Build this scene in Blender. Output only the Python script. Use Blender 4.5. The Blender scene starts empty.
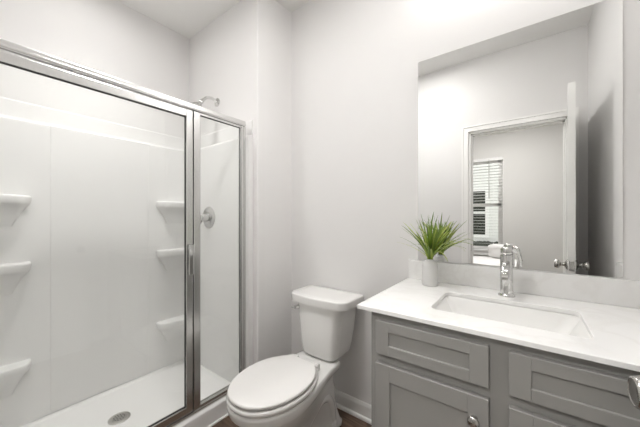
import bpy, bmesh, math, random
from mathutils import Vector, Matrix

scene = bpy.context.scene
COL = scene.collection
PI = math.pi
random.seed(7)

# ------------------------------------------------------------------ camera
CAM_H = 1.226
YAW = math.atan2(526 - 320, 275.0)
cam_data = bpy.data.cameras.new('camera')
cam_data.sensor_width = 36.0
cam_data.lens = 275.0 / 640.0 * 36.0
cam_data.shift_y = 3.5 / 640.0
cam_data.clip_start = 0.02
cam = bpy.data.objects.new('camera', cam_data)
cam.location = (0, 0, CAM_H)
cam.rotation_euler = (PI / 2, 0, YAW)
COL.objects.link(cam)
scene.camera = cam

# ------------------------------------------------------------------ world / exposure
world = bpy.data.worlds.new('daylight')
scene.world = world
world.use_nodes = True
bg = world.node_tree.nodes['Background']
bg.inputs[0].default_value = (1.0, 0.99, 0.975, 1)
bg.inputs[1].default_value = 1.8
scene.view_settings.view_transform = 'Standard'
scene.view_settings.look = 'None'
scene.view_settings.gamma = 1.0
scene.view_settings.use_curve_mapping = False
scene.view_settings.exposure = 0.25
scene.cycles.max_bounces = 16
scene.cycles.diffuse_bounces = 8
scene.cycles.glossy_bounces = 8
scene.cycles.transparent_max_bounces = 24

VANITY_LAMP = 11.5      # emission of the three glass shades over the mirror
SHOWER_BEAM = 44.0      # watts of the downward beam of the shower downlight
ROOM_FILL_BEAM = 30.0  # watts of an added spot that fills the lower bathroom
SHOWER_LAMP = 60.0      # emission of the disc light over the shower
ROOM_FILL = 44.0        # emission of a disc light added mid-ceiling as soft fill
BEDROOM_FILL = 155.0  # emission of an added bedroom disc, spilling fill through the doorway

# ------------------------------------------------------------------ materials
def new_mat(name):
    m = bpy.data.materials.new(name)
    m.use_nodes = True
    return m, m.node_tree, m.node_tree.nodes['Principled BSDF']

def plain(name, col, rough=0.5, metal=0.0, coat=0.0, var=0.02, scale=6.0, bump=0.0, bscale=60.0, spec=0.5):
    m, nt, b = new_mat(name)
    b.inputs['Roughness'].default_value = rough
    b.inputs['Metallic'].default_value = metal
    b.inputs['Coat Weight'].default_value = coat
    b.inputs['Coat Roughness'].default_value = 0.05
    b.inputs['Specular IOR Level'].default_value = spec
    tc = nt.nodes.new('ShaderNodeTexCoord')
    nz = nt.nodes.new('ShaderNodeTexNoise')
    nz.inputs['Scale'].default_value = scale
    nz.inputs['Detail'].default_value = 3
    nt.links.new(tc.outputs['Object'], nz.inputs['Vector'])
    rp = nt.nodes.new('ShaderNodeValToRGB')
    lo = [max(0, c * (1 - var)) for c in col]
    hi = [min(1, c * (1 + var)) for c in col]
    rp.color_ramp.elements[0].color = (*lo, 1)
    rp.color_ramp.elements[1].color = (*hi, 1)
    nt.links.new(nz.outputs['Fac'], rp.inputs['Fac'])
    nt.links.new(rp.outputs['Color'], b.inputs['Base Color'])
    if bump > 0:
        n2 = nt.nodes.new('ShaderNodeTexNoise')
        n2.inputs['Scale'].default_value = bscale
        n2.inputs['Detail'].default_value = 4
        nt.links.new(tc.outputs['Object'], n2.inputs['Vector'])
        bp = nt.nodes.new('ShaderNodeBump')
        bp.inputs['Strength'].default_value = bump
        bp.inputs['Distance'].default_value = 0.002
        nt.links.new(n2.outputs['Fac'], bp.inputs['Height'])
        nt.links.new(bp.outputs['Normal'], b.inputs['Normal'])
    return m

M = {}
M['wall'] = plain('wall_paint', (0.735, 0.727, 0.720), 0.75, bump=0.12, bscale=220, var=0.01, spec=0.3)
M['ceiling'] = plain('ceiling_paint', (0.78, 0.775, 0.76), 0.85, bump=0.15, bscale=160, var=0.01, spec=0.2)
M['trim'] = plain('white_trim_paint', (0.82, 0.815, 0.80), 0.35, var=0.01)
M['door'] = plain('white_door_paint', (0.82, 0.815, 0.80), 0.4, var=0.01)
M['bedwall'] = plain('bedroom_wall_paint', (0.60, 0.59, 0.57), 0.8, bump=0.1, bscale=220, var=0.01, spec=0.3)
M['porcelain'] = plain('white_porcelain', (0.78, 0.775, 0.76), 0.12, coat=0.6, var=0.006)
M['seat'] = plain('white_seat_plastic', (0.80, 0.79, 0.775), 0.22, coat=0.2, var=0.006)
M['fiberglass'] = plain('white_shower_fiberglass', (0.755, 0.751, 0.744), 0.5, var=0.008, spec=0.3)
M['pan'] = plain('white_shower_pan', (0.83, 0.826, 0.818), 0.35, var=0.01, bump=0.05, bscale=400)
M['chrome'] = plain('polished_chrome', (0.66, 0.66, 0.65), 0.09, metal=1.0, var=0.01)
M['alu'] = plain('bright_aluminium', (0.68, 0.676, 0.668), 0.26, metal=1.0, var=0.02)
M['nickel'] = plain('satin_nickel', (0.45, 0.44, 0.42), 0.2, metal=1.0, var=0.02)
M['drain'] = plain('brushed_drain_steel', (0.56, 0.55, 0.53), 0.42, metal=1.0, var=0.05, scale=40)
M['black'] = plain('dark_rubber', (0.03, 0.03, 0.03), 0.6, var=0.05)
M['cabinet'] = plain('grey_cabinet_paint', (0.250, 0.244, 0.232), 0.42, var=0.015, bump=0.03, bscale=300)
M['vase'] = plain('white_ceramic', (0.60, 0.595, 0.585), 0.45, var=0.02, scale=30)
M['bedding'] = plain('white_bedding', (0.82, 0.81, 0.80), 0.9, var=0.02, bump=0.3, bscale=30)
M['bedbase'] = plain('grey_bed_fabric', (0.36, 0.355, 0.34), 0.9, var=0.05, bump=0.3, bscale=300)
M['blind'] = plain('white_blind_slats', (0.70, 0.695, 0.685), 0.5, var=0.01)
M['caulk'] = plain('white_caulk', (0.86, 0.855, 0.84), 0.4, var=0.01)
M['darkpane'] = plain('dark_window_glass', (0.028, 0.032, 0.025), 0.25, var=0.15, scale=3, spec=0.1)
M['hinge'] = plain('steel_hinge', (0.5, 0.49, 0.47), 0.3, metal=1.0)

def mat_quartz():
    m, nt, b = new_mat('white_quartz')
    tc = nt.nodes.new('ShaderNodeTexCoord')
    nz = nt.nodes.new('ShaderNodeTexNoise')
    nz.inputs['Scale'].default_value = 5
    nz.inputs['Detail'].default_value = 8
    nz.inputs['Distortion'].default_value = 1.2
    nt.links.new(tc.outputs['Object'], nz.inputs['Vector'])
    rp = nt.nodes.new('ShaderNodeValToRGB')
    e = rp.color_ramp.elements
    e[0].position = 0.44; e[0].color = (0.79, 0.786, 0.777, 1)
    e[1].position = 0.56; e[1].color = (0.79, 0.786, 0.777, 1)
    v = e.new(0.5); v.color = (0.755, 0.748, 0.735, 1)
    nt.links.new(nz.outputs['Fac'], rp.inputs['Fac'])
    nt.links.new(rp.outputs['Color'], b.inputs['Base Color'])
    b.inputs['Roughness'].default_value = 0.2
    return m
M['quartz'] = mat_quartz()

def mat_floor():
    m, nt, b = new_mat('dark_wood_planks')
    tc = nt.nodes.new('ShaderNodeTexCoord')
    br = nt.nodes.new('ShaderNodeTexBrick')
    br.inputs['Scale'].default_value = 1.0
    br.inputs['Mortar Size'].default_value = 0.0015
    br.inputs['Brick Width'].default_value = 1.2
    br.inputs['Row Height'].default_value = 0.15
    br.inputs['Color1'].default_value = (0.75, 0.75, 0.75, 1)
    br.inputs['Color2'].default_value = (1.15, 1.15, 1.15, 1)
    br.inputs['Mortar'].default_value = (0.25, 0.25, 0.25, 1)
    nt.links.new(tc.outputs['Object'], br.inputs['Vector'])
    mp = nt.nodes.new('ShaderNodeMapping')
    mp.inputs['Scale'].default_value = (3.0, 38.0, 10.0)
    nt.links.new(tc.outputs['Object'], mp.inputs['Vector'])
    nz = nt.nodes.new('ShaderNodeTexNoise')
    nz.inputs['Scale'].default_value = 1.6
    nz.inputs['Detail'].default_value = 7
    nz.inputs['Distortion'].default_value = 0.6
    nt.links.new(mp.outputs['Vector'], nz.inputs['Vector'])
    rp = nt.nodes.new('ShaderNodeValToRGB')
    rp.color_ramp.elements[0].position = 0.3
    rp.color_ramp.elements[0].color = (0.065, 0.040, 0.027, 1)
    rp.color_ramp.elements[1].position = 0.72
    rp.color_ramp.elements[1].color = (0.19, 0.125, 0.088, 1)
    nt.links.new(nz.outputs['Fac'], rp.inputs['Fac'])
    mx = nt.nodes.new('ShaderNodeMix')
    mx.data_type = 'RGBA'; mx.blend_type = 'MULTIPLY'
    mx.inputs['Factor'].default_value = 1.0
    nt.links.new(rp.outputs['Color'], mx.inputs['A'])
    nt.links.new(br.outputs['Color'], mx.inputs['B'])
    nt.links.new(mx.outputs['Result'], b.inputs['Base Color'])
    b.inputs['Roughness'].default_value = 0.42
    return m
M['floor'] = mat_floor()

def mat_carpet():
    return plain('beige_carpet', (0.42, 0.40, 0.37), 0.95, var=0.12, scale=120, bump=0.5, bscale=300)
M['carpet'] = mat_carpet()

def mat_glass(name, tint):
    m, nt, b = new_mat(name)
    nt.nodes.remove(b)
    out = nt.nodes['Material Output']
    tr = nt.nodes.new('ShaderNodeBsdfTransparent')
    tr.inputs['Color'].default_value = (*tint, 1)
    gl = nt.nodes.new('ShaderNodeBsdfGlossy')
    gl.inputs['Roughness'].default_value = 0.0
    gl.inputs['Color'].default_value = (0.95, 0.96, 0.95, 1)
    fr = nt.nodes.new('ShaderNodeFresnel')
    # same reflectance on entering and leaving the pane
    geo = nt.nodes.new('ShaderNodeNewGeometry')
    ma = nt.nodes.new('ShaderNodeMath'); ma.operation = 'MULTIPLY_ADD'
    ma.inputs[1].default_value = 1 / 1.42 - 1.42
    ma.inputs[2].default_value = 1.42
    nt.links.new(geo.outputs['Backfacing'], ma.inputs[0])
    nt.links.new(ma.outputs[0], fr.inputs['IOR'])
    mx = nt.nodes.new('ShaderNodeMixShader')
    nt.links.new(fr.outputs['Fac'], mx.inputs['Fac'])
    nt.links.new(tr.outputs['BSDF'], mx.inputs[1])
    nt.links.new(gl.outputs['BSDF'], mx.inputs[2])
    nt.links.new(mx.outputs['Shader'], out.inputs['Surface'])
    return m
M['glass'] = mat_glass('clear_shower_glass', (0.985, 0.99, 0.985))
M['pane'] = mat_glass('window_glass', (0.97, 0.98, 0.975))

def mat_mirror():
    m, nt, b = new_mat('silvered_mirror')
    b.inputs['Base Color'].default_value = (0.90, 0.905, 0.90, 1)
    b.inputs['Metallic'].default_value = 1.0
    b.inputs['Roughness'].default_value = 0.0
    return m
M['mirror'] = mat_mirror()

def mat_emit(name, col, s):
    m, nt, b = new_mat(name)
    b.inputs['Base Color'].default_value = (0.9, 0.9, 0.88, 1)
    b.inputs['Emission Color'].default_value = (*col, 1)
    b.inputs['Emission Strength'].default_value = s
    return m
M['shade'] = mat_emit('lit_opal_glass', (1.0, 0.982, 0.965), VANITY_LAMP)
M['disc'] = mat_emit('lit_shower_lens', (1.0, 0.982, 0.965), SHOWER_LAMP)
M['roomfill'] = mat_emit('room_fill_lens', (1.0, 0.982, 0.965), ROOM_FILL)
M['bedroomfill'] = mat_emit('bedroom_fill_lens', (1.0, 0.982, 0.965), BEDROOM_FILL)

def mat_leaf():
    m, nt, b = new_mat('grass_leaf')
    geo = nt.nodes.new('ShaderNodeNewGeometry')
    rp = nt.nodes.new('ShaderNodeValToRGB')
    e = rp.color_ramp.elements
    e[0].position = 0.0; e[0].color = (0.085, 0.155, 0.016, 1)
    e[1].position = 1.0; e[1].color = (0.50, 0.55, 0.12, 1)
    k = e.new(0.55); k.color = (0.21, 0.32, 0.035, 1)
    nt.links.new(geo.outputs['Random Per Island'], rp.inputs['Fac'])
    nt.links.new(rp.outputs['Color'], b.inputs['Base Color'])
    b.inputs['Roughness'].default_value = 0.4
    return m
M['leaf'] = mat_leaf()

def mat_siding():
    m, nt, b = new_mat('white_lap_siding')
    tc = nt.nodes.new('ShaderNodeTexCoord')
    wv = nt.nodes.new('ShaderNodeTexWave')
    wv.wave_type = 'BANDS'; wv.bands_direction = 'Z'; wv.wave_profile = 'SAW'
    wv.inputs['Scale'].default_value = 1.6
    nt.links.new(tc.outputs['Object'], wv.inputs['Vector'])
    bp = nt.nodes.new('ShaderNodeBump')
    bp.inputs['Strength'].default_value = 0.6
    bp.inputs['Distance'].default_value = 0.02
    nt.links.new(wv.outputs['Fac'], bp.inputs['Height'])
    nt.links.new(bp.outputs['Normal'], b.inputs['Normal'])
    b.inputs['Base Color'].default_value = (0.78, 0.78, 0.76, 1)
    b.inputs['Roughness'].default_value = 0.6
    return m
M['siding'] = mat_siding()
M['hedge'] = plain('dark_hedge_leaves', (0.030, 0.036, 0.026), 0.8, var=0.5, scale=20)
M['lawn'] = plain('grass_lawn', (0.30, 0.31, 0.26), 0.9, var=0.3, scale=20)

# ------------------------------------------------------------------ mesh builder
class MB:
    def __init__(self):
        self.bm = bmesh.new()

    def _merge(self, b2):
        me = bpy.data.meshes.new('tmp')
        b2.to_mesh(me); b2.free()
        self.bm.from_mesh(me)
        bpy.data.meshes.remove(me)

    def box(self, x0, x1, y0, y1, z0, z1, bev=0.0, seg=2):
        b = bmesh.new()
        bmesh.ops.create_cube(b, size=1.0)
        for v in b.verts:
            v.co = Vector(((x0 + x1) / 2 + v.co.x * (x1 - x0), (y0 + y1) / 2 + v.co.y * (y1 - y0), (z0 + z1) / 2 + v.co.z * (z1 - z0)))
        if bev > 0:
            bmesh.ops.bevel(b, geom=b.edges[:], offset=bev, segments=seg, affect='EDGES', profile=0.5)
        self._merge(b)
        return self

    def loft(self, rings, cap0=True, cap1=True, closed=True):
        bm = self.bm
        vr = [[bm.verts.new(p) for p in r] for r in rings]
        n = len(rings[0])
        for a, b in zip(vr[:-1], vr[1:]):
            for i in range(n if closed else n - 1):
                j = (i + 1) % n
                try:
                    bm.faces.new((a[i], a[j], b[j], b[i]))
                except ValueError:
                    pass
        if cap0:
            bm.faces.new(list(reversed(vr[0])))
        if cap1:
            bm.faces.new(vr[-1])
        return self

    def prism(self, pts, z0, z1):
        return self.loft([[(x, y, z0) for x, y in pts], [(x, y, z1) for x, y in pts]])

    def extrude(self, prof, fn, s0, s1):
        """profile points (a, b) placed by fn(a, b, s) at s0 and s1"""
        return self.loft([[fn(a, b, s0) for a, b in prof], [fn(a, b, s1) for a, b in prof]])

    def lathe(self, prof, origin=(0, 0, 0), axis=(0, 0, 1), n=32, cap=True):
        ax = Vector(axis).normalized()
        q = Vector((0, 0, 1)).rotation_difference(ax)
        o = Vector(origin)
        rings = []
        for r, h in prof:
            rings.append([tuple(o + q @ Vector((max(r, 1e-4) * math.cos(2 * PI * i / n), max(r, 1e-4) * math.sin(2 * PI * i / n), h))) for i in range(n)])
        return self.loft(rings, cap, cap)

    def tube(self, path, r, n=12, cap=True):
        path = [Vector(p) for p in path]
        rr = r if isinstance(r, (list, tuple)) else [r] * len(path)
        rings = []
        up = None
        for i, p in enumerate(path):
            if i == 0: t = path[1] - path[0]
            elif i == len(path) - 1: t = path[-1] - path[-2]
            else: t = path[i + 1] - path[i - 1]
            t.normalize()
            if up is None:
                up = Vector((0, 0, 1)) if abs(t.z) < 0.9 else Vector((1, 0, 0))
            a = t.cross(up).normalized()
            up = a.cross(t).normalized()
            rings.append([tuple(p + (a * math.cos(2 * PI * k / n) + up * math.sin(2 * PI * k / n)) * rr[i]) for k in range(n)])
        return self.loft(rings, cap, cap)

    def quad_strip(self, left, right):
        bm = self.bm
        a = [bm.verts.new(p) for p in left]
        b = [bm.verts.new(p) for p in right]
        for i in range(len(a) - 1):
            bm.faces.new((a[i], b[i], b[i + 1], a[i + 1]))
        return self

    def build(self, name, mat, parent=None, smooth=True, angle=35, recalc=True):
        bm = self.bm
        if recalc:
            bmesh.ops.recalc_face_normals(bm, faces=bm.faces[:])
        if parent is not None:
            o = world_loc(parent)
            for v in bm.verts:
                v.co -= o
        for f in bm.faces:
            f.smooth = smooth
        if smooth:
            lim = math.radians(angle)
            for e in bm.edges:
                if len(e.link_faces) == 2:
                    e.smooth = e.calc_face_angle(0.0) < lim
        me = bpy.data.meshes.new(name)
        bm.to_mesh(me); bm.free()
        me.materials.append(mat)
        ob = bpy.data.objects.new(name, me)
        COL.objects.link(ob)
        if parent is not None:
            ob.parent = parent
        if smooth and recalc:
            wn = ob.modifiers.new('face_normals', 'WEIGHTED_NORMAL')
            wn.keep_sharp = True
            wn.weight = 90
        return ob

def world_loc(o):
    v = Vector(o.location)
    while o.parent is not None:
        o = o.parent
        v = v + Vector(o.location)
    return v

def thing(name, label, cat, loc, group=None):
    o = bpy.data.objects.new(name, None)
    o.empty_display_size = 0.1
    o.location = loc
    COL.objects.link(o)
    return tag(o, label, cat, group)

def tag(o, label, cat, group=None):
    o['label'] = label
    o['category'] = cat
    if group: o['group'] = group
    return o

def structure(o, label=None, cat=None):
    o['kind'] = 'structure'
    if label: o['label'] = label
    if cat: o['category'] = cat
    return o

def rrect(cx, cy, hx, hy, r, n=6):
    pts = []
    for qx, qy, a0 in ((1, 1, 0), (-1, 1, 90), (-1, -1, 180), (1, -1, 270)):
        for i in range(n + 1):
            a = math.radians(a0 + 90 * i / n)
            pts.append((cx + qx * (hx - r) + r * math.cos(a), cy + qy * (hy - r) + r * math.sin(a)))
    return pts

# ------------------------------------------------------------------ room constants
CEIL = 2.745
YB = 1.506          # back wall (mirror)
XR = 0.392          # right wall
YF = -0.01          # wall with the door
XS = -2.30          # long shower wall
YE = 1.2105          # shower end wall
XBUMP = -1.392      # face of the wall beside the toilet
T = 0.115           # wall thickness
DX0, DX1, DZ = -0.445, 0.276, 2.045   # door opening

# floor, ceiling
structure(MB().box(XS - T, XR + T, YF - T, YB + T, -0.06, 0.0).build('floor', M['floor'], smooth=False), 'dark brown wood plank floor of the bathroom', 'floor')
structure(MB().box(XS - T, XR + T, YF - T, YB + T, CEIL, CEIL + 0.06).build('ceiling', M['ceiling'], smooth=False), 'white bathroom ceiling', 'ceiling')
# walls
structure(MB().box(XBUMP, XR + T, YB, YB + T, 0, CEIL).build('wall_back', M['wall'], smooth=False), 'light grey wall behind toilet and mirror', 'wall')
structure(MB().box(XR, XR + T, YF, YB, 0, CEIL).build('wall_right', M['wall'], smooth=False), 'light grey wall at right end of vanity', 'wall')
structure(MB().prism([(XS - T, YE), (XBUMP - 0.036, YE), (XBUMP - 0.030, YE + 0.006), (XBUMP, YB), (XBUMP, YB + T), (XS - T, YB + T)], 0, CEIL).build('wall_shower_end', M['wall']), 'light grey wall between shower and toilet', 'wall')
structure(MB().box(XS - T, XS, YF - T, YE, 0, CEIL).build('wall_left', M['wall'], smooth=False), 'light wall above long side of shower', 'wall')
w = MB()
w.box(XS, DX0, YF - T, YF, 0, CEIL)
w.box(DX1, XR + T, YF - T, YF, 0, CEIL)
w.box(DX0, DX1, YF - T, YF, DZ, CEIL)
structure(w.build('wall_front', M['wall'], smooth=False), 'light grey wall with the doorway, seen in mirror', 'wall')

# baseboards: profile with rounded top and shoe moulding
BBP = [(0, 0), (0.026, 0), (0.026, 0.008), (0.023, 0.015), (0.017, 0.019), (0.0125, 0.0195), (0.0125, 0.074), (0.009, 0.080), (0.009, 0.088), (0.004, 0.096), (0, 0.097)]
structure(MB().extrude(BBP, lambda a, b, s: (s, YB - a, b), XBUMP, -0.44).build('baseboard_back', M['trim']), 'white baseboard along wall behind toilet', 'baseboard')
structure(MB().extrude(BBP, lambda a, b, s: (XBUMP + a, s, b), YE - 0.0, YB - 0.022).build('baseboard_left', M['trim']), 'white baseboard on wall left of toilet', 'baseboard')
structure(MB().extrude(BBP, lambda a, b, s: (XR - a, s, b), YF, 0.94).build('baseboard_right', M['trim']), 'white baseboard behind open door', 'baseboard')
structure(MB().extrude(BBP, lambda a, b, s: (s, YF + a, b), -1.47, DX0 - 0.065).build('baseboard_front', M['trim']), 'white baseboard beside doorway', 'baseboard')

# door casing and jambs
CW = 0.060
c = MB()
for yy, sg in ((YF, 1), (YF - T, -1)):
    y0, y1 = sorted((yy, yy + sg * 0.016))
    c.box(DX0 - CW, DX0 - 0.004, y0, y1, 0, DZ + 0.004)
    c.box(DX1 + 0.004, DX1 + CW, y0, y1, 0, DZ + 0.004)
    c.box(DX0 - CW, DX1 + CW, y0, y1, DZ + 0.004, DZ + CW)
    y2, y3 = sorted((yy + sg * 0.016, yy + sg * 0.022))
    c.box(DX0 - CW, DX0 - CW + 0.016, y2, y3, 0, DZ + CW - 0.016)
    c.box(DX1 + CW - 0.016, DX1 + CW, y2, y3, 0, DZ + CW - 0.016)
    c.box(DX0 - CW, DX1 + CW, y2, y3, DZ + CW - 0.016, DZ + CW)
structure(c.build('trim_1', M['trim']), 'white casing around the doorway', 'door casing')
j = MB()
j.box(DX0 - 0.001, DX0 + 0.016, YF - T, YF, 0, DZ)
j.box(DX1 - 0.016, DX1 + 0.001, YF - T, YF, 0, DZ)
j.box(DX0, DX1, YF - T, YF, DZ - 0.016, DZ + 0.001)
j.box(DX0 + 0.016, DX0 + 0.027, YF - 0.075, YF - 0.042, 0, DZ - 0.016)
j.box(DX1 - 0.027, DX1 - 0.016, YF - 0.075, YF - 0.042, 0, DZ - 0.016)
j.box(DX0, DX1, YF - 0.075, YF - 0.042, DZ - 0.027, DZ - 0.016)
structure(j.build('trim_2', M['trim'], smooth=False), 'white door jamb lining the doorway', 'door jamb')

# open door, swung into the bathroom beside the right wall
dr = MB()
dX0, dX1, dY0, dY1 = 0.268, 0.303, 0.012, 0.764
dr.box(dX0 + 0.006, dX1 - 0.006, dY0, dY1, 0.012, 2.040)
for fx0, fx1 in ((dX0, dX0 + 0.006), (dX1 - 0.006, dX1)):
    dr.box(fx0, fx1, dY0, dY0 + 0.11, 0.012, 2.040)
    dr.box(fx0, fx1, dY1 - 0.11, dY1, 0.012, 2.040)
    for za, zb in ((0.012, 0.22), (0.93, 1.06), (1.92, 2.040)):
        dr.box(fx0, fx1, dY0 + 0.11, dY1 - 0.11, za, zb)
door = structure(dr.build('door_1', M['door'], smooth=False), 'white panel door standing open beside right wall', 'door')
KZ, KY = 0.930, 0.764 - 0.062
KP = [(0.0, 0.0), (0.033, 0.0), (0.033, 0.003), (0.029, 0.008), (0.016, 0.012), (0.0115, 0.018), (0.0115, 0.030), (0.016, 0.034), (0.024, 0.039), (0.0275, 0.046), (0.0275, 0.053), (0.0255, 0.060), (0.0235, 0.0635), (0.0215, 0.0640), (0.019, 0.0620), (0.0, 0.0610)]
for sx, xx in ((-1, dX0), (1, dX1)):
    MB().lathe(KP, (xx, KY, KZ), (sx, 0, 0), 40).build('door_knob', M['nickel'], door, angle=50)
lp = MB().box(dX0 + 0.005, dX1 - 0.005, dY1, dY1 + 0.0015, KZ - 0.028, KZ + 0.028)
lp.box(dX0 + 0.012, dX1 - 0.012, dY1, dY1 + 0.011, KZ - 0.009, KZ + 0.009, bev=0.002)
lp.build('latch_plate', M['nickel'], door)
ang_ = math.radians(4.95)
hp_ = Vector((dX1, dY0, 0))
for hz in (0.25, 1.05, 1.83):
    MB().lathe([(0.006, 0), (0.006, 0.09)], (dX1 + 0.004, dY0 - 0.006, hz), (0, 0, 1), 12).build('hinge', M['hinge'], door)
door.rotation_euler = (0, 0, ang_)
door.location = hp_ - Matrix.Rotation(ang_, 3, 'Z') @ hp_
MB().box(DX0 + 0.0155, DX0 + 0.018, YF - 0.036, YF - 0.010, KZ - 0.035, KZ + 0.035).build('strike_plate', M['hinge'], bpy.data.objects['trim_2'])

# ------------------------------------------------------------------ bedroom beyond the doorway
BY = -2.20
BX0, BX1 = -3.0, 1.6
WX0, WX1, WZ0, WZ1 = -1.22, -0.287, 0.70, 2.18
b = MB().box(BX0, BX1, BY - T, YF - T, -0.06, 0.0)
structure(b.build('floor_bedroom', M['carpet'], smooth=False), 'beige carpet of the bedroom seen in mirror', 'floor')
structure(MB().box(BX0, BX1, BY - T, YF - T, CEIL, CEIL + 0.06).build('ceiling_bedroom', M['ceiling'], smooth=False), 'bedroom ceiling', 'ceiling')
structure(MB().box(BX0 - T, BX0, BY - T, YF - T, 0, CEIL).build('wall_bedroom_left', M['bedwall'], smooth=False), 'side wall of bedroom', 'wall')
structure(MB().box(BX1, BX1 + T, BY - T, YF - T, 0, CEIL).build('wall_bedroom_right', M['bedwall'], smooth=False), 'other side wall of bedroom', 'wall')
b = MB()
b.box(BX0, WX0, BY - T, BY, 0, CEIL)
b.box(WX1, BX1, BY - T, BY, 0, CEIL)
b.box(WX0, WX1, BY - T, BY, 0, WZ0)
b.box(WX0, WX1, BY - T, BY, WZ1, CEIL)
structure(b.build('wall_bedroom_back', M['bedwall'], smooth=False), 'grey bedroom wall with window, seen in mirror', 'wall')
b = MB()
b.box(BX0, XS - T, YF - T - 0.02, YF - T, 0, CEIL)
b.box(XR + T, BX1, YF - T - 0.02, YF - T, 0, CEIL)
structure(b.build('wall_bedroom_front', M['bedwall'], smooth=False), 'bedroom side of the wall with the doorway', 'wall')

win = structure(MB().box(WX0, WX0 + 0.035, BY - 0.10, BY - 0.04, WZ0, WZ1).box(WX1 - 0.035, WX1, BY - 0.10, BY - 0.04, WZ0, WZ1)
                .box(WX0 + 0.035, WX1 - 0.035, BY - 0.10, BY - 0.04, WZ0, WZ0 + 0.018).box(WX0 + 0.035, WX1 - 0.035, BY - 0.10, BY - 0.04, WZ1 - 0.035, WZ1)
                .build('window_1', M['trim'], smooth=False), 'white bedroom window reflected in mirror', 'window')
WM = 1.425
s = MB()
for za, zb, ya in ((WZ0 + 0.018, WM + 0.02, BY - 0.068), (WM - 0.02, WZ1 - 0.035, BY - 0.096)):
    xa, xb = WX0 + 0.035, WX1 - 0.035
    s.box(xa, xa + 0.035, ya, ya + 0.026, za, zb).box(xb - 0.035, xb, ya, ya + 0.026, za, zb)
    s.box(xa, xb, ya, ya + 0.026, za, za + 0.026).box(xa, xb, ya, ya + 0.026, zb - 0.04, zb)
s.build('sash', M['trim'], win, smooth=False)
g = MB().box(WX0 + 0.06, WX1 - 0.06, BY - 0.057, BY - 0.053, WZ0 + 0.03, WM - 0.01).box(WX0 + 0.06, WX1 - 0.06, BY - 0.085, BY - 0.081, WM + 0.01, WZ1 - 0.06)
g.build('pane', M['pane'], win, smooth=False)
MB().box(WX0 - 0.05, WX1 + 0.05, BY - 0.04, BY + 0.035, WZ0 - 0.026, WZ0, bev=0.005).box(WX0 - 0.03, WX1 + 0.03, BY, BY + 0.014, WZ0 - 0.09, WZ0 - 0.026).build('window_sill', M['trim'], win)

bl = thing('window_blind', 'white horizontal slat blind hanging in the bedroom window, seen in mirror', 'blind', ((WX0 + WX1) / 2, BY - 0.012, WZ0))
MB().box(WX0 + 0.004, WX1 - 0.004, BY - 0.038, BY + 0.012, WZ1 - 0.05, WZ1 - 0.002, bev=0.003).build('headrail', M['blind'], bl)
s = MB()
z = WZ1 - 0.085
while z > WZ0 + 0.06:
    tl = math.radians(6)
    hw = 0.024
    pr = [(-hw * math.cos(tl), -hw * math.sin(tl)), (0, 0.0008), (hw * math.cos(tl), hw * math.sin(tl)),
          (hw * math.cos(tl), hw * math.sin(tl) + 0.0016), (0, 0.0024), (-hw * math.cos(tl), -hw * math.sin(tl) + 0.0016)]
    s.extrude(pr, lambda a, bb, q, zz=z: (q, BY - 0.012 + a, zz + bb), WX0 + 0.008, WX1 - 0.008)
    z -= 0.0465
s.build('slats', M['blind'], bl, smooth=False)
MB().box(WX0 + 0.008, WX1 - 0.008, BY - 0.036, BY + 0.012, WZ0 + 0.004, WZ0 + 0.020, bev=0.003).build('bottom_rail', M['blind'], bl)
for xx in (WX0 + 0.15, (WX0 + WX1) / 2, WX1 - 0.13):
    MB().box(xx - 0.002, xx + 0.002, BY + 0.0125, BY + 0.0135, WZ0 + 0.03, WZ1 - 0.05).build('ladder_cord', M['blind'], bl, smooth=False)
MB().tube([(WX1 - 0.19, BY + 0.03, WZ1 - 0.03), (WX1 - 0.19, BY + 0.03, WZ1 - 0.66)], 0.005, 8).build('tilt_wand', M['hinge'], bl)

# bed under the window
bed = thing('bed', 'white bed below the bedroom window, seen in mirror behind the faucet', 'bed', (-0.73, -1.50, 0))
MB().box(-1.40, -0.12, -1.82, -1.22, 0.06, 0.34, bev=0.02).build('bed_base', M['bedbase'], bed)
for xx in (-1.35, -0.17):
    for yy in (-1.77, -1.27):
        MB().box(xx - 0.025, xx + 0.025, yy - 0.025, yy + 0.025, 0, 0.06).build('leg', M['black'], bed)
MB().box(-1.41, -0.11, -1.83, -1.21, 0.34, 0.60, bev=0.06, seg=4).build('mattress', M['bedbase'], bed)
rings = []
for k in range(25):
    x = -1.43 + 1.335 * k / 24
    r = []
    pr = [(-1.845, 0.44), (-1.845, 0.58), (-1.83, 0.612), (-1.79, 0.628), (-1.6, 0.64), (-1.4, 0.64), (-1.25, 0.628), (-1.20, 0.612), (-1.19, 0.604), (-1.19, 0.575 + 0.025 * math.sin(3.2 * (x + 0.33)))]
    pr += [(a + (0.006 if a > -1.5 else -0.006) * -1, bz - 0.009) for a, bz in reversed(pr)]
    for a, bz in pr:
        r.append((x, a, bz + 0.006 * math.sin(9 * x + 4 * a)))
    rings.append(r)
MB().loft(rings).build('duvet', M['bedding'], bed)

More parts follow.
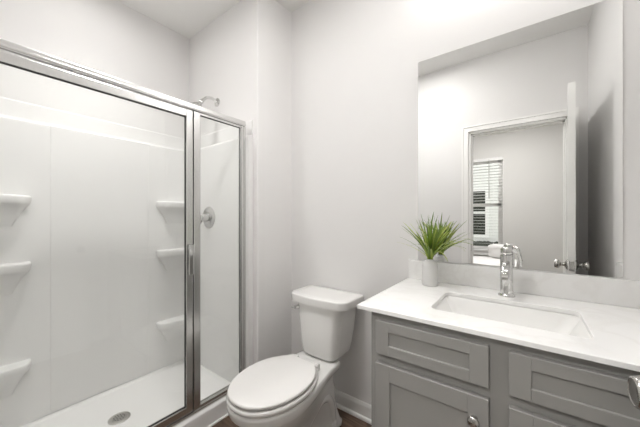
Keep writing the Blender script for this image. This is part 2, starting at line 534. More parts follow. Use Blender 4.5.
def pillow(cx, cy, cz, hx, hy, hz, tilt):
    m = MB()
    R = Matrix.Rotation(tilt, 3, 'X')
    rings = []
    for i in range(1, 16):
        u = -1 + 2 * i / 16
        k = math.sin(math.acos(abs(u))) ** 0.45
        th = (1 - abs(u) ** 4) ** 0.6
        r = []
        for q in range(28):
            a = 2 * PI * q / 28
            ca, sa = math.cos(a), math.sin(a)
            yy = hy * (abs(ca) ** 0.6) * (1 if ca >= 0 else -1) * k
            zz = hz * (abs(sa) ** 1.0) * (1 if sa >= 0 else -1) * th
            p = R @ Vector((hx * u, yy, zz))
            r.append((cx + p.x, cy + p.y, cz + p.z))
        rings.append(r)
    return m.loft(rings)
pl = pillow(-0.30, -1.60, 0.745, 0.15, 0.115, 0.05, math.radians(62)).build('pillow', M['bedding'])
tag(pl, 'white pillow propped up on the bed by the window, seen in mirror', 'pillow')

# outdoors: neighbouring house, hedge, lawn
hs = thing('neighbor_house', 'white sided house seen through the bedroom window blind in mirror', 'house', (-2.0, -8.4, 0))
MB().box(-7, 4, -8.6, -8.0, -0.3, 5.5).build('wall', M['siding'], hs, smooth=False)
MB().loft([[(-7.2, -8.9, 5.5), (4.2, -8.9, 5.5), (4.2, -7.7, 5.5), (-7.2, -7.7, 5.5)], [(-7.2, -8.9, 5.75), (4.2, -8.9, 5.75), (4.2, -8.2, 5.9), (-7.2, -8.2, 5.9)]]).build('eaves', M['hedge'], hs, smooth=False)
hx0, hx1, hz0, hz1 = -1.98, -1.12, 0.62, 2.12
fr = MB()
fr.box(hx0 - 0.12, hx0, -8.0, -7.96, hz0 - 0.12, hz1 + 0.12).box(hx1, hx1 + 0.12, -8.0, -7.96, hz0 - 0.12, hz1 + 0.12)
fr.box(hx0, hx1, -8.0, -7.96, hz0 - 0.12, hz0).box(hx0, hx1, -8.0, -7.96, hz1, hz1 + 0.12).box(hx0, hx1, -7.99, -7.965, 1.34, 1.42)
hw_ = fr.build('window', M['trim'], hs, smooth=False)
MB().box(hx0, hx1, -7.998, -7.985, hz0, hz1).build('pane', M['darkpane'], hw_, smooth=False)
MB().box(-0.2, 0.7, -7.998, -7.97, 0.62, 2.12).build('window', M['darkpane'], hs, smooth=False)
hg = MB()
for k in range(26):
    x = -1.42 + 0.05 * k
    hg.lathe([(0.01, 0), (0.14, 0.08), (0.16, 0.25), (0.10, 0.38), (0.01, 0.43)], (x, -7.75 + random.uniform(-.05, .05), -0.02 + random.uniform(-.02, .02)), (0, 0, 1), 9)
tag(hg.build('hedge', M['hedge'], smooth=False), 'low dark hedge outside along the neighbouring house, seen in mirror', 'hedge')
structure(MB().box(-9, 6, -8.6, BY - T, -0.12, -0.03).build('ground', M['lawn'], smooth=False), 'ground outside the bedroom window', 'ground')

# ------------------------------------------------------------------ shower surround
SX, SY0, SY1 = -2.250, 0.022, 1.172       # inner faces of the moulded panels
sur = thing('shower_surround', 'white moulded shower wall surround with corner shelves behind the glass', 'shower surround', (-2.28, 0.59, 0.08))
SZ0, LZ, SZ1 = 0.062, 1.770, 1.880
FX = -1.468    # front edge of end panels

def wall_path(off, r):
    """plan path (x, y) of the inner face, front edge of near end -> long side -> front edge of far end"""
    p = [(FX, SY0 - off)]
    x, y0, y1 = SX - off, SY0 - off, SY1 + off
    for i in range(9):
        a = math.radians(270 - 90 * i / 8)
        p.append((x + r + r * math.cos(a), y0 + r + r * math.sin(a)))
    for i in range(9):
        a = math.radians(180 - 90 * i / 8)
        p.append((x + r + r * math.cos(a), y1 - r + r * math.sin(a)))
    p.append((FX, SY1 + off))
    return p

# lower skin, ledge, upper flange as one closed sheet
inner = wall_path(0.0, 0.055)
up = wall_path(0.030, 0.034)
mid1 = wall_path(0.003, 0.052)
mid2 = wall_path(0.026, 0.037)
seq = [(wall_path(0.0, 0.055), SZ0), (inner, LZ - 0.02), (inner, LZ - 0.008), (mid1, LZ - 0.002), (mid2, LZ + 0.003), (up, LZ + 0.010), (up, LZ + 0.02), (up, SZ1 - 0.012), (up, SZ1 - 0.004), (wall_path(0.034, 0.03), SZ1), (wall_path(0.038, 0.03), SZ1), (wall_path(0.038, 0.03), SZ0)]
m = MB()
cols = []
bm = m.bm
rows = [[bm.verts.new((x, y, z)) for x, y in pth] for pth, z in seq]
for a, bb in zip(rows, rows[1:] + rows[:1]):
    for i in range(len(a) - 1):
        bm.faces.new((a[i], a[i + 1], bb[i + 1], bb[i]))
bm.faces.new([r[0] for r in rows])
bm.faces.new(list(reversed([r[-1] for r in rows])))
m.build('wall_panels', M['fiberglass'], sur, angle=60)
# slightly raised centre field and corner columns on the long side
def field(y0, y1, d, e=0.020):
    mm = MB()
    z0, z1 = SZ0 + 0.01, LZ - 0.006
    n = 6
    pl = [(SX - 0.002, y0)] + [(SX + d * math.sin(PI / 2 * i / n), y0 + e * (1 - math.cos(PI / 2 * i / n))) for i in range(n + 1)]
    pl += [(SX + d * math.cos(PI / 2 * i / n), y1 - e + e * math.sin(PI / 2 * i / n)) for i in range(n + 1)] + [(SX - 0.002, y1)]
    return mm.prism(pl, z0, z1)
field(0.345, 0.875, 0.003).build('center_panel', M['fiberglass'], sur, smooth=False)

def shelf(ztop, end):
    """moulded ledge along the long side at one corner; end=+1 far corner, -1 near corner"""
    yc = SY1 if end > 0 else SY0
    ln, dep, th = 0.245, 0.090, 0.046
    def plan(sc, dd):
        pts = []
        L, D = ln * sc, dep * dd
        pts.append((SX - 0.004, yc + end * 0.002))
        pts.append((SX - 0.004, yc - end * L))
        r = D * 0.75
        for i in range(8):
            a = PI / 2 * i / 7
            pts.append((SX + r * 0 + D * math.sin(a) * 1.0, yc - end * (L - r + r * math.cos(a))))
        for i in range(1, 8):
            t = i / 7
            pts.append((SX + D + 0.10 * dd * t ** 2.6, yc - end * ((L - r) * (1 - t)) + end * 0.002 * t))
        return pts
    rings = [[(x, y, z) for x, y in plan(s, d)] for s, d, z in
             ((0.70, 0.06, ztop - 0.17), (0.80, 0.22, ztop - 0.115), (0.90, 0.55, ztop - 0.068), (0.97, 0.88, ztop - th - 0.004), (0.992, 0.985, ztop - th + 0.008), (1.0, 1.0, ztop - 0.014), (0.992, 0.985, ztop - 0.004), (0.97, 0.94, ztop), )]
    return MB().loft(rings)
for zt in (1.345, 0.975, 0.425):
    for e in (1, -1):
        shelf(zt, e).build('corner_shelf', M['fiberglass'], sur, angle=50)

# ------------------------------------------------------------------ shower pan
pan = thing('shower_pan', 'white shower base with low front threshold and round drain', 'shower base', (-1.87, 0.585, 0))
PX0, PX1, PY0, PY1 = -2.292, -1.480, -0.004, 1.193
def pr_(x0, x1, y0, y1, z, r):
    return [(x, y, z) for x, y in rrect((x0 + x1) / 2, (y0 + y1) / 2, (x1 - x0) / 2, (y1 - y0) / 2, r, 6)]
CT, RZ = 0.104, 0.060
TX1 = PX1 - 0.088
rings = [pr_(PX0, TX1, PY0, PY1, 0.0, 0.006), pr_(PX0, TX1, PY0, PY1, RZ, 0.006),
         pr_(PX0 + .050, TX1 - 0.001, PY0 + .032, PY1 - 0.027, RZ, 0.05), pr_(PX0 + .056, TX1 - 0.002, PY0 + .038, PY1 - 0.033, RZ - 0.007, 0.05),
         pr_(PX0 + .075, TX1 - 0.022, PY0 + .060, PY1 - 0.055, 0.045, 0.06), pr_(PX0 + .33, TX1 - 0.31, PY0 + .5, PY1 - 0.5, 0.036, 0.03)]
base_ = MB().loft(rings, True, True)
TP = [(0, 0), (0, CT - 0.010), (-0.003, CT - 0.003), (-0.010, CT), (-0.076, CT), (-0.083, CT - 0.003), (-0.088, CT - 0.012), (-0.094, RZ), (-0.094, 0)]
base_.extrude(TP, lambda a, bb, q: (PX1 + a, q, bb), SY0 + 0.0005, SY1 - 0.0005)
base_.build('base', M['pan'], pan, angle=50)
DC = (-1.925, 0.590, 0.0362)
dr_ = MB().lathe([(0.001, 0.0), (0.055, 0.0), (0.055, 0.002), (0.050, 0.0045), (0.042, 0.0052), (0.0405, 0.0035), (0.036, 0.0035), (0.035, 0.005), (0.001, 0.0055)], DC, n=40)
drain = dr_.build('drain_cover', M['drain'], pan)
hol = MB()
for ring, cnt in ((0.013, 6), (0.026, 12)):
    for k in range(cnt):
        a = 2 * PI * k / cnt
        hol.lathe([(0.0036, 0.0), (0.0036, 0.0008)], (DC[0] + ring * math.cos(a), DC[1] + ring * math.sin(a), DC[2] + 0.0052), n=8)
hol.build('drain_holes', M['black'], drain, smooth=False)
MB().tube([(PX1 + 0.004, PY0 + 0.02, 0.004), (PX1 + 0.004, PY1, 0.004)], 0.007, 8).build('caulk_bead', M['caulk'], pan)

# ------------------------------------------------------------------ glass enclosure
GXF, GXB = -1.500, -1.531
GX = (GXF + GXB) / 2
enc = thing('shower_enclosure', 'chrome framed shower enclosure with glass door and fixed glass side panel', 'shower enclosure', (GX, 0.58, 0.078))
HZ0, HZ1 = 1.828, 1.863
Y0, Y1 = 0.003, 1.171
m = MB().box(GXB - 0.006, GXF + 0.006, Y0, Y1, HZ0, HZ1, bev=0.005)
m.box(GXF + 0.004, GXF + 0.009, Y0, Y1, HZ0 + 0.006, HZ0 + 0.016, bev=0.002)
m.build('header_rail', M['alu'], enc)
m = MB().box(GXB - 0.004, GXF, Y0, Y1, CT, CT + 0.022, bev=0.004).box(GXB - 0.004, GXB + 0.004, Y0, Y1, CT + 0.02, CT + 0.042, bev=0.002)
m.build('bottom_track', M['alu'], enc)
m = MB().box(GXB, GXF, Y1 - 0.030, Y1, CT + 0.022, HZ0, bev=0.003).box(GXF - 0.004, GXF + 0.004, Y1 - 0.012, Y1 + 0.002, CT + 0.002, HZ0, bev=0.0015)
m.build('wall_jamb', M['alu'], enc)
MB().box(GXB, GXF, Y0, Y0 + 0.03, CT + 0.022, HZ0, bev=0.003).build('wall_jamb', M['alu'], enc)
# fixed panel
FP0, FP1 = 0.815, Y1 - 0.030
m = MB()
m.box(GXB + 0.003, GXF, FP0, FP0 + 0.042, CT + 0.022, HZ0, bev=0.006)
m.box(GXB + 0.003, GXF - 0.004, FP0 + 0.040, FP1, HZ0 - 0.014, HZ0, bev=0.002)
m.box(GXB + 0.003, GXF - 0.004, FP0 + 0.040, FP1, CT + 0.022, CT + 0.038, bev=0.002)
m.box(GXB + 0.003, GXF - 0.004, FP1 - 0.006, FP1, CT + 0.038, HZ0 - 0.014, bev=0.002)
fp = m.build('side_panel_frame', M['alu'], enc)
MB().box(GX - 0.003, GX + 0.003, FP0 + 0.036, FP1 - 0.002, CT + 0.03, HZ0 - 0.008).build('glass_pane', M['glass'], fp, smooth=False)
gk = MB().box(GX + 0.003, GX + 0.005, FP0 + 0.042, FP0 + 0.0455, CT + 0.038, HZ0 - 0.014)
gk.box(GX + 0.003, GX + 0.006, FP0 + 0.042, FP1 - 0.006, HZ0 - 0.018, HZ0 - 0.0145)
gk.box(GX + 0.003, GX + 0.005, FP1 - 0.0095, FP1 - 0.006, CT + 0.038, HZ0 - 0.014).build('gasket', M['black'], fp, smooth=False)
# door
G0, G1 = Y0 + 0.033, 0.810
DZ0, DZ1 = CT + 0.030, HZ0 - 0.006
m = MB()
m.box(GXB + 0.004, GXF + 0.002, G1 - 0.038, G1, DZ0, DZ1, bev=0.005)
m.box(GXB + 0.004, GXF + 0.002, G0, G0 + 0.038, DZ0, DZ1, bev=0.005)
m.box(GXB + 0.004, GXF + 0.002, G0 + 0.036, G1 - 0.036, DZ1 - 0.040, DZ1, bev=0.005)
m.box(GXB + 0.004, GXF + 0.002, G0 + 0.036, G1 - 0.036, DZ0, DZ0 + 0.040, bev=0.005)
gd = m.build('door_frame', M['alu'], enc)
MB().box(GX - 0.003, GX + 0.003, G0 + 0.03, G1 - 0.03, DZ0 + 0.03, DZ1 - 0.03).build('glass_pane', M['glass'], gd, smooth=False)
gk = MB()
gk.box(GX + 0.003, GX + 0.006, G0 + 0.038, G1 - 0.038, DZ1 - 0.044, DZ1 - 0.0405)
gk.box(GX + 0.003, GX + 0.006, G1 - 0.0425, G1 - 0.038, DZ0 + 0.04, DZ1 - 0.0405)
gk.box(GX + 0.003, GX + 0.006, G0 + 0.038, G1 - 0.038, DZ0 + 0.0405, DZ0 + 0.044)
gk.build('gasket', M['black'], gd, smooth=False)
MB().box(GXB + 0.008, GXF - 0.012, G1 + 0.0005, FP0 - 0.0005, CT + 0.03, HZ0 - 0.006).build('magnet_seal', M['black'], enc, smooth=False)
hn = MB()
hn.box(GXF + 0.012, GXF + 0.024, G1 - 0.034, G1 - 0.006, 0.905, 1.075, bev=0.005)
hn.box(GXF, GXF + 0.014, G1 - 0.028, G1 - 0.012, 0.915, 0.935, bev=0.003).box(GXF, GXF + 0.014, G1 - 0.028, G1 - 0.012, 1.045, 1.065, bev=0.003)
hn.build('door_handle', M['chrome'], gd)

# ------------------------------------------------------------------ shower head and valve
sh = thing('overhead_shower', 'chrome shower head on a curved arm high on the shower end wall', 'shower head', (-1.885, YE, 2.10))
MB().lathe([(0.001, 0), (0.032, 0), (0.031, 0.005), (0.022, 0.010), (0.012, 0.013)], (-1.885, YE, 2.100), (0, -1, 0), 28).build('flange', M['chrome'], sh)
arm = []
for p in ((0.0, 0.0), (0.02, 0.010), (0.045, 0.016), (0.07, 0.012), (0.092, 0.0), (0.11, -0.018), (0.125, -0.036)):
    arm.append((-1.885, YE - 0.005 - p[0], 2.100 + p[1]))
MB().tube(arm, 0.0105, 14).build('arm', M['chrome'], sh)
hd = Vector((0, -0.55, -0.83)).normalized()
MB().lathe([(0.001, -0.012), (0.014, -0.010), (0.016, 0.004), (0.012, 0.016), (0.018, 0.026), (0.034, 0.050), (0.038, 0.058), (0.038, 0.068), (0.034, 0.071), (0.001, 0.070)], arm[-1], hd, 28).build('spray_head', M['chrome'], sh)
sv = thing('shower_valve', 'round chrome shower valve with lever on the shower end wall', 'shower valve', (-1.935, SY1, 1.222))
VO = (-1.935, SY1, 1.222)
MB().lathe([(0.001, 0), (0.082, 0), (0.082, 0.003), (0.076, 0.008), (0.05, 0.012), (0.034, 0.014), (0.001, 0.014)], VO, (0, -1, 0), 44).build('escutcheon', M['alu'], sv)
MB().lathe([(0.001, 0.012), (0.030, 0.012), (0.030, 0.020), (0.025, 0.045), (0.026, 0.058), (0.022, 0.066), (0.001, 0.068)], VO, (0, -1, 0), 32).build('handle_hub', M['chrome'], sv)
MB().tube([(VO[0] + 0.004, VO[1] - 0.055, VO[2] - 0.010), (VO[0] - 0.016, VO[1] - 0.062, VO[2] - 0.040), (VO[0] - 0.030, VO[1] - 0.066, VO[2] - 0.066)], [0.010, 0.009, 0.007], 12).build('lever', M['chrome'], sv)

# ------------------------------------------------------------------ toilet
TX = -0.990
def t_out(z, yf, ym, w_, yr, wr, rc=0.03, n1=14, n2=8, n3=5, cx=TX, egg=False):
    half = []
    for i in range(n1):
        a = PI / 2 * i / (n1 - 1)
        half.append((w_ * math.sin(a) ** 0.92 if i else 0.0, ym - (ym - yf) * math.cos(a)))
    for i in range(1, n2 + 1):
        t = i / n2
        if egg:
            half.append((w_ * math.sqrt(max(0, 1 - t * t * (1 - (wr / w_) ** 2))), ym + (yr - rc - ym) * t))
        else:
            s_ = t * t * (3 - 2 * t) * 0.75 + t * 0.25
            half.append((w_ + (wr - w_) * s_, ym + (yr - rc - ym) * t))
    for i in range(1, n3 + 1):
        a = PI / 2 * i / n3
        half.append((wr - rc + rc * math.cos(a), yr - rc + rc * math.sin(a)))
    half.append((0.0, yr))
    pts = [(cx + x, y, z) for x, y in half] + [(cx - x, y, z) for x, y in reversed(half[1:-1])]
    return pts
toi = thing('toilet', 'white two piece toilet with closed lid between shower and vanity', 'toilet', (TX, 1.10, 0))
rings = [t_out(*a) for a in (
    (0.0, 0.905, 1.04, 0.122, 1.400, 0.118), (0.022, 0.902, 1.04, 0.124, 1.402, 0.120), (0.032, 0.912, 1.05, 0.115, 1.395, 0.110),
    (0.10, 0.925, 1.06, 0.106, 1.375, 0.098), (0.17, 0.905, 1.05, 0.112, 1.36, 0.096), (0.23, 0.850, 1.01, 0.136, 1.36, 0.096),
    (0.28, 0.785, 0.975, 0.163, 1.34, 0.098), (0.322, 0.742, 0.955, 0.178, 1.345, 0.102), (0.337, 0.728, 0.952, 0.182, 1.35, 0.112), (0.346, 0.720, 0.95, 0.185, 1.362, 0.126), (0.376, 0.713, 0.95, 0.187, 1.366, 0.130),
    (0.386, 0.716, 0.95, 0.184, 1.364, 0.128), (0.391, 0.724, 0.95, 0.177, 1.358, 0.122), (0.3912, 0.78, 0.95, 0.13, 1.32, 0.09))]
MB().loft(rings).build('bowl', M['porcelain'], toi, angle=60)
m = MB()
for sx in (1, -1):
    P = [(0.098, 1.00, 0.055), (0.104, 1.06, 0.12), (0.108, 1.13, 0.185), (0.104, 1.20, 0.220), (0.098, 1.265, 0.205), (0.096, 1.305, 0.15), (0.098, 1.315, 0.09), (0.102, 1.315, 0.03)]
    # smooth the path
    Q = []
    for i in range(len(P) - 1):
        for k in range(4):
            t = k / 4
            p0 = Vector(P[max(0, i - 1)]); p1 = Vector(P[i]); p2 = Vector(P[i + 1]); p3 = Vector(P[min(len(P) - 1, i + 2)])
            q = 0.5 * (2 * p1 + (p2 - p0) * t + (2 * p0 - 5 * p1 + 4 * p2 - p3) * t * t + (-p0 + 3 * p1 - 3 * p2 + p3) * t ** 3)
            Q.append((TX + sx * (q.x - 0.018), q.y, q.z))
    m.tube(Q, [0.012 + 0.020 * math.sin(PI * min(1, (i + 2) / len(Q) * 1.1) / 2) for i in range(len(Q))], 14)
m.build('trapway', M['porcelain'], toi, angle=70)
for sx in (1, -1):
    MB().lathe([(0.020, 0.0), (0.020, 0.014), (0.016, 0.024), (0.008, 0.030), (0.001, 0.031)], (TX + sx * 0.104, 1.315, 0.030), n=20).build('bolt_cap', M['porcelain'], toi, angle=60)
# seat and lid
def slab(z0, z1, yf, w_, yr, wr, rnd):
    R = []
    for dz, ins in ((0, rnd), (0.25, 0.3 * rnd), (0.5, 0), (0.75, 0.2 * rnd), (0.92, 0.75 * rnd), (1.0, 1.6 * rnd)):
        R.append(t_out(z0 + (z1 - z0) * dz, yf + ins, 0.95, w_ - ins, yr - ins, wr - ins, 0.02, egg=True))
    return R
MB().loft(slab(0.3945, 0.4175, 0.711, 0.188, 1.178, 0.105, 0.005)).build('seat', M['seat'], toi, angle=50)
R = slab(0.4235, 0.4405, 0.715, 0.181, 1.168, 0.100, 0.005)
R.append(t_out(0.4435, 0.80, 0.95, 0.12, 1.11, 0.07, 0.02, egg=True))
MB().loft(R).build('seat_lid', M['seat'], toi, angle=50)
for sx in (1, -1):
    h = MB().box(TX + sx * 0.075 - 0.018, TX + sx * 0.075 + 0.018, 1.165, 1.200, 0.391, 0.428, bev=0.006)
    h.lathe([(0.009, -0.02), (0.009, 0.02)], (TX + sx * 0.075, 1.180, 0.424), (1, 0, 0), 12)
    h.build('seat_hinge', M['seat'], toi)
# tank
def tank_ring(z, hw, y0, y1, ch, bulge=0.0):
    half = []
    for i in range(9):
        t = i / 8
        half.append(((hw - ch) * t, y0 - bulge * (1 - t * t)))
    for i in range(1, 6):
        a = PI / 2 * i / 5
        half.append((hw - ch + ch * math.sin(a), y0 + ch * (1 - math.cos(a))))
    half.append((hw, y1 - 0.012))
    for i in range(1, 4):
        a = PI / 2 * i / 3
        half.append((hw - 0.012 + 0.012 * math.cos(a), y1 - 0.012 + 0.012 * math.sin(a)))
    half.append((0.0, y1))
    return [(TX + x, y, z) for x, y in half] + [(TX - x, y, z) for x, y in reversed(half[1:-1])]
rings = [tank_ring(*a) for a in ((0.392, 0.088, 1.310, 1.42, 0.04), (0.396, 0.112, 1.288, 1.445, 0.045, 0.003), (0.412, 0.126, 1.280, 1.465, 0.05, 0.006), (0.46, 0.136, 1.277, 1.47, 0.055, 0.008),
                                 (0.54, 0.147, 1.274, 1.478, 0.056, 0.010), (0.63, 0.157, 1.272, 1.484, 0.058, 0.012), (0.706, 0.163, 1.272, 1.486, 0.058, 0.012))]
MB().loft(rings).build('tank', M['porcelain'], toi, angle=60)
rings = [tank_ring(*a) for a in ((0.7065, 0.190, 1.268, 1.488, 0.06, 0.012), (0.711, 0.206, 1.257, 1.494, 0.062, 0.012), (0.747, 0.2085, 1.256, 1.494, 0.062, 0.012), (0.753, 0.206, 1.259, 1.492, 0.060, 0.012), (0.7565, 0.200, 1.266, 1.488, 0.056, 0.012), (0.757, 0.15, 1.31, 1.45, 0.04, 0.012))]
MB().loft(rings).build('tank_lid', M['porcelain'], toi, angle=50)
dv = Vector((-0.45, -0.9, 0)).normalized()
LO = Vector((TX - 0.134, 1.283, 0.672))
m = MB().lathe([(0.001, 0), (0.014, 0), (0.014, 0.006), (0.010, 0.012), (0.008, 0.020), (0.0115, 0.026), (0.0115, 0.031), (0.001, 0.034)], LO, dv, 20)
m.tube([LO + dv * 0.026, LO + dv * 0.028 + Vector((-0.012, 0.002, -0.004)), LO + dv * 0.028 + Vector((-0.026, 0.006, -0.007))], [0.006, 0.005, 0.006], 10)
m.build('flush_lever', M['chrome'], toi)

# ------------------------------------------------------------------ vanity cabinet
CX0, CX1 = -0.466, XR - 0.001
CYF, CZT = 0.945, 0.8785
van = thing('vanity_cabinet', 'grey painted vanity cabinet with drawer fronts above two doors', 'cabinet', (-0.04, 1.22, 0))
m = MB()
m.box(CX0, CX0 + 0.018, CYF + 0.02, YB - 0.001, 0.0, CZT, bev=0.001)
m.box(CX1 - 0.018, CX1, CYF + 0.02, YB - 0.001, 0.0, CZT)
m.box(CX0 + 0.018, CX1 - 0.018, CYF + 0.02, YB - 0.001, 0.10, 0.118)
m.box(CX0 + 0.018, CX1 - 0.018, YB - 0.012, YB - 0.001, 0.118, CZT - 0.05)
m.box(CX0 + 0.018, CX1 - 0.018, CYF + 0.075, CYF + 0.09, 0.0, 0.10)
m.build('carcass', M['cabinet'], van, smooth=False)
m = MB()
m.box(CX0, -0.410, CYF, CYF + 0.02, 0.10, CZT, bev=0.001).box(-0.112, -0.010, CYF, CYF + 0.02, 0.10, CZT)
m.box(0.29, CX1, CYF, CYF + 0.02, 0.10, CZT)
for xa, xb in ((-0.410, -0.112), (-0.010, 0.29)):
    for za, zb in ((0.83, CZT), (0.685, 0.755), (0.10, 0.15)):
        m.box(xa, xb, CYF, CYF + 0.02, za, zb)
m.build('face_frame', M['cabinet'], van, smooth=False)

def shaker(x0, x1, z0, z1, st, rl):
    """front with raised stiles and rails around a recessed field"""
    ya, yb = CYF - 0.020, CYF - 0.0005
    mm = MB()
    mm.box(x0, x0 + st, ya, yb, z0, z1, bev=0.0014, seg=1).box(x1 - st, x1, ya, yb, z0, z1, bev=0.0014, seg=1)
    mm.box(x0 + st - 0.001, x1 - st + 0.001, ya, yb, z1 - rl, z1, bev=0.0014, seg=1).box(x0 + st - 0.001, x1 - st + 0.001, ya, yb, z0, z0 + rl, bev=0.0014, seg=1)
    mm.box(x0 + st - 0.002, x1 - st + 0.002, ya + 0.008, yb, z0 + rl - 0.002, z1 - rl + 0.002)
    return mm
CKP = [(0.001, 0), (0.009, 0.0), (0.007, 0.004), (0.0055, 0.010), (0.007, 0.014), (0.013, 0.018), (0.0158, 0.022), (0.0155, 0.026), (0.011, 0.029), (0.001, 0.030)]
for x0, x1, kx in ((-0.441, -0.086, -0.122), (-0.038, 0.317, -0.002)):
    shaker(x0, x1, 0.731, 0.8515, 0.050, 0.036).build('drawer_front', M['cabinet'], van, smooth=False)
    dd = shaker(x0, x1, 0.125, 0.697, 0.055, 0.058).build('door', M['cabinet'], van, smooth=False)
    MB().lathe(CKP, (kx, CYF - 0.020, 0.632), (0, -1, 0), 28).build('knob', M['nickel'], dd, angle=60)

# ------------------------------------------------------------------ countertop with sink cut-out
KX0, KX1, KY0, KY1, KZ0, KZ1 = -0.514, XR - 0.001, 0.922, YB - 0.001, 0.8790, 0.894
ct = thing('countertop', 'white quartz vanity countertop with back and side splash', 'countertop', (-0.06, 1.21, 0.8790))
SKX, SKY, SHX, SHY = -0.066, 1.182, 0.216, 0.140
NI = 6
inn = rrect(SKX, SKY, SHX, SHY, 0.030, NI)
out_ = []
for i, (x, y) in enumerate(inn):
    q, k = divmod(i, NI + 1)
    cxn = (KX1, KX0, KX0, KX1)[q]
    cyn = (KY1, KY1, KY0, KY0)[q]
    t = k / NI
    # walk from one side to the corner to the next side
    if q in (0, 2):
        out_.append((cxn, y + (cyn - y) * min(1, 2 * t)) if t <= 0.5 else (cxn + (x - cxn) * (2 * t - 1), cyn))
    else:
        out_.append((x + (cxn - x) * min(1, 2 * t), cyn) if t <= 0.5 else (cxn, cyn + (y - cyn) * (2 * t - 1)))
def inset(pts, d):
    return [(min(max(x, KX0 + d), KX1 - d), min(max(y, KY0 + d), KY1 - d)) for x, y in pts]
inn2 = rrect(SKX, SKY, SHX + 0.0015, SHY + 0.0015, 0.0315, NI)
rings = [[(x, y, KZ0) for x, y in inn], [(x, y, KZ0) for x, y in out_], [(x, y, KZ1 - 0.002) for x, y in out_], [(x, y, KZ1) for x, y in inset(out_, 0.002)], [(x, y, KZ1) for x, y in inn2], [(x, y, KZ1 - 0.0015) for x, y in inn], [(x, y, KZ0) for x, y in inn]]
m = MB().loft(rings, False, False)
bmesh.ops.remove_doubles(m.bm, verts=m.bm.verts[:], dist=1e-5)
m.build('slab', M['quartz'], ct, angle=30)
MB().box(KX0 - 0.0 + 0.001, KX1, YB - 0.021, YB - 0.001, KZ1 + 0.0003, 0.994, bev=0.0015).build('backsplash', M['quartz'], ct)
MB().box(KX1 - 0.020, KX1, 0.945, YB - 0.0215, KZ1 + 0.0003, 0.994, bev=0.0015).build('side_splash', M['quartz'], ct)

# undermount sink
sk = thing('sink', 'white rectangular undermount sink set in the countertop', 'sink', (SKX, SKY, 0.75))
def sring(hx, hy, r, z, dy=0.0):
    return [(x, y, z) for x, y in rrect(SKX, SKY + dy, hx, hy, r, 8)]
ZT = KZ0 - 0.0008
rings = [sring(SHX + 0.022, SHY + 0.022, 0.03, ZT - 0.012), sring(SHX + 0.022, SHY + 0.022, 0.03, ZT), sring(SHX + 0.003, SHY + 0.003, 0.03, ZT), sring(SHX - 0.002, SHY - 0.001, 0.03, ZT - 0.006),
         sring(SHX - 0.020, SHY - 0.007, 0.035, ZT - 0.04), sring(SHX - 0.042, SHY - 0.014, 0.04, ZT - 0.08), sring(SHX - 0.062, SHY - 0.024, 0.045, ZT - 0.108), sring(SHX - 0.085, SHY - 0.044, 0.05, ZT - 0.121),
         sring(0.06, 0.04, 0.03, ZT - 0.128), sring(0.024, 0.024, 0.0239, ZT - 0.130)]
outer = [sring(0.024, 0.024, 0.0239, ZT - 0.142), sring(SHX - 0.075, SHY - 0.034, 0.05, ZT - 0.134), sring(SHX - 0.045, SHY - 0.012, 0.045, ZT - 0.11), sring(SHX - 0.008, SHY + 0.004, 0.035, ZT - 0.04), sring(SHX + 0.008, SHY + 0.008, 0.03, ZT - 0.012), rings[0]]
MB().loft(rings + outer, False, False).build('basin', M['porcelain'], sk, angle=60)
MB().lathe([(0.001, 0.0), (0.022, 0.0), (0.022, 0.003), (0.018, 0.005), (0.001, 0.008)], (SKX, SKY, ZT - 0.131), n=28).build('sink_drain', M['chrome'], sk)

# ------------------------------------------------------------------ faucet
fx, fy, fz = -0.066, 1.405, KZ1 + 0.0003
fa = thing('faucet', 'chrome single lever faucet standing behind the sink', 'faucet', (fx, fy, fz))
MB().lathe([(0.001, 0), (0.031, 0), (0.031, 0.004), (0.027, 0.008), (0.0235, 0.011), (0.0228, 0.10), (0.0232, 0.165), (0.0215, 0.172), (0.001, 0.175)], (fx, fy, fz), n=40).build('body', M['chrome'], fa, angle=50)
sp = []
for t, z, hw, hh in ((0.0, 0.135, 0.014, 0.016), (0.035, 0.133, 0.0135, 0.0145), (0.07, 0.125, 0.013, 0.0125), (0.10, 0.112, 0.0125, 0.011), (0.112, 0.104, 0.012, 0.009)):
    sp.append([(fx + a, fy - t + (0.25 * bb if t > 0 else 0), fz + z + bb) for a, bb in rrect(0, 0, hw, hh, min(hw, hh) * 0.6, 4)])
MB().loft(sp).build('spout', M['chrome'], fa, angle=60)
MB().lathe([(0.0105, 0.0), (0.0105, 0.010), (0.008, 0.011), (0.008, 0.004)], (fx, fy - 0.106, fz + 0.086), n=20).build('aerator', M['nickel'], fa)
m = MB().lathe([(0.001, 0.1755), (0.018, 0.1755), (0.0215, 0.180), (0.0215, 0.196), (0.017, 0.203), (0.001, 0.206)], (fx, fy, fz), n=36)
lv = []
for dx, dy, z, hw, hh in ((0.0, 0.0, 0.190, 0.009, 0.010), (0.022, 0.010, 0.192, 0.008, 0.009), (0.038, 0.018, 0.180, 0.0055, 0.009), (0.046, 0.022, 0.155, 0.0045, 0.009), (0.051, 0.024, 0.125, 0.0045, 0.009)):
    lv.append([(fx + dx + a, fy + dy + bb, fz + z + a * 0.6) for a, bb in rrect(0, 0, hw, hh, min(hw, hh) * 0.7, 4)])
m.loft(lv)
m.build('lever_handle', M['chrome'], fa, angle=50)

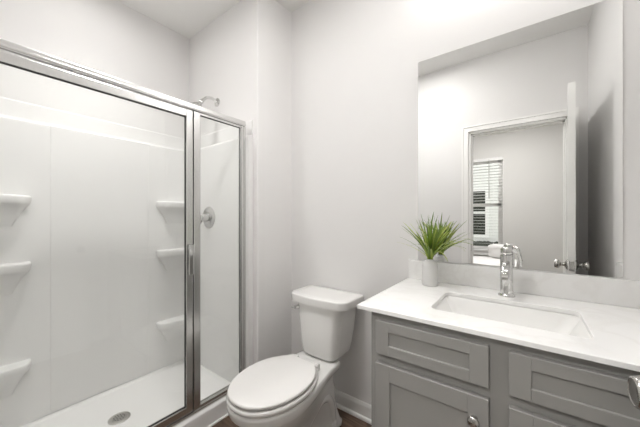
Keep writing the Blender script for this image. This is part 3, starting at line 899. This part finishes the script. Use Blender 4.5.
# ------------------------------------------------------------------ vase and grass
vx, vy, vz = -0.374, 1.395, KZ1 + 0.0003
vs = MB().lathe([(0.001, 0.0), (0.033, 0.0), (0.0355, 0.002), (0.0365, 0.008), (0.0368, 0.060), (0.0362, 0.094), (0.034, 0.104), (0.028, 0.112), (0.021, 0.117), (0.0195, 0.121), (0.0195, 0.126), (0.018, 0.127), (0.0165, 0.125),
                 (0.0165, 0.119), (0.026, 0.109), (0.0315, 0.100), (0.033, 0.090), (0.0335, 0.060), (0.032, 0.012), (0.001, 0.008)], (vx, vy, vz), n=40).build('vase', M['vase'], angle=50)
tag(vs, 'small white ceramic vase on the countertop in front of the mirror', 'vase')
gp = MB()
for k in range(66):
    az = random.uniform(0, 2 * PI)
    lean = random.uniform(0.05, 1.25)
    if math.sin(az) > 0.3: lean *= 0.6
    droop = k % 9 == 0
    ln = random.uniform(0.165, 0.235) * (1.0 - 0.04 * lean)
    wd = random.uniform(0.0042, 0.0062)
    sa = random.uniform(0, 2 * PI); sr = random.uniform(0, 0.009)
    p = Vector((vx + sr * math.cos(sa), vy + sr * math.sin(sa), vz + 0.088))
    side = Vector((-math.sin(az + 0.5), math.cos(az + 0.5), 0))
    L_, R_ = [], []
    N = 14
    for i in range(N + 1):
        t = i / N
        wdt = wd * (0.6 + 0.4 * min(1, t * 3)) * max(0.0, 1 - max(0, t - 0.5) / 0.5) ** 0.6 + 0.0002
        L_.append(tuple(p + side * wdt)); R_.append(tuple(p - side * wdt))
        up_t = max(0, t - 0.17)
        a = 0.12 * lean + (0.58 * lean if t > 0.17 else 0) + up_t * (0.45 * lean + (1.9 if droop else 0.25))
        stp = (ln + 0.04) / N
        q = p + Vector((math.cos(az) * math.sin(a) * stp, math.sin(az) * math.sin(a) * stp, math.cos(a) * stp))
        q.y = min(q.y, YB - 0.018)
        if (q.xy - Vector((vx, vy))).length > 0.0125 and q.z < vz + 0.128:
            q = p + Vector((0, 0, stp))
        p = q
    gp.quad_strip(L_, R_)
gr = gp.build('grass_plant', M['leaf'], recalc=False)
sol = gr.modifiers.new('thickness', 'SOLIDIFY'); sol.thickness = 0.0006
tag(gr, 'bright green artificial grass plant standing in the white vase', 'plant')

# ------------------------------------------------------------------ mirror
mx0, mx1, mz0, mz1 = -0.466, 0.2905, 0.996, 2.059
def mring(y, d):
    return [(x, y, z) for x, z in rrect((mx0 + mx1) / 2, (mz0 + mz1) / 2, (mx1 - mx0) / 2 - d, (mz1 - mz0) / 2 - d, 0.006, 3)]
mi = MB().loft([mring(YB - 0.0005, 0.0), mring(YB - 0.0045, 0.0), mring(YB - 0.006, 0.0015)]).build('wall_mirror', M['mirror'], angle=10)
tag(mi, 'large frameless rectangular mirror on the wall above the vanity', 'mirror')

# ------------------------------------------------------------------ lamps of the place and added fill lights
vl = thing('wall_light', 'three shade vanity light on the wall above the mirror', 'wall light', (-0.066, YB, 2.52))
MB().box(-0.366, 0.234, YB - 0.022, YB - 0.0005, 2.56, 2.62, bev=0.005).build('backplate', M['nickel'], vl)
for xx in (-0.286, -0.066, 0.154):
    MB().tube([(xx, YB - 0.02, 2.59), (xx, YB - 0.08, 2.60), (xx, YB - 0.12, 2.585), (xx, YB - 0.12, 2.565)], 0.007, 10).build('arm', M['nickel'], vl)
    MB().lathe([(0.001, 0.0), (0.045, 0.0), (0.052, 0.01), (0.048, 0.07), (0.035, 0.115), (0.022, 0.125), (0.001, 0.126)], (xx, YB - 0.12, 2.44), n=24).build('glass_shade', M['shade'], vl)

def disc_light(loc, r, mat, label):
    t = thing('ceiling_or_fill_light', label, 'ceiling light', loc)  # used for the shower light and both added fill discs
    x, y, z = loc
    MB().lathe([(r - 0.004, 0), (r + 0.02, 0), (r + 0.018, -0.012), (r, -0.016), (r - 0.004, -0.010)], loc, n=36, cap=False).build('trim_ring', M['trim'], t)
    MB().lathe([(0.001, -0.0005), (r - 0.005, -0.0005), (r - 0.005, -0.010), (0.001, -0.012)], loc, n=36).build('lens', mat, t)
def beam(loc, watts, r, deg):
    ld = bpy.data.lights.new('downlight_or_fill_beam', 'SPOT')
    ld.energy = watts
    ld.spot_size = math.radians(deg)
    ld.spot_blend = 1.0
    ld.shadow_soft_size = r
    ld.color = (1.0, 0.982, 0.965)
    o = bpy.data.objects.new('downlight_or_fill_beam', ld)
    o.location = (loc[0], loc[1], loc[2] - 0.02)
    COL.objects.link(o)
beam((-1.80, 0.50, CEIL), SHOWER_BEAM, 0.07, 110)
beam((-0.78, 0.58, CEIL), ROOM_FILL_BEAM, 0.14, 120)  # beam of the added room fill light
disc_light((-1.80, 0.50, CEIL), 0.075, M['disc'], 'round ceiling light above the shower')
disc_light((-0.78, 0.58, CEIL), 0.16, M['roomfill'], 'added round fill light in the middle of the bathroom ceiling')
disc_light((-0.3, -1.0, CEIL), 0.16, M['bedroomfill'], 'added round fill light on the bedroom ceiling')
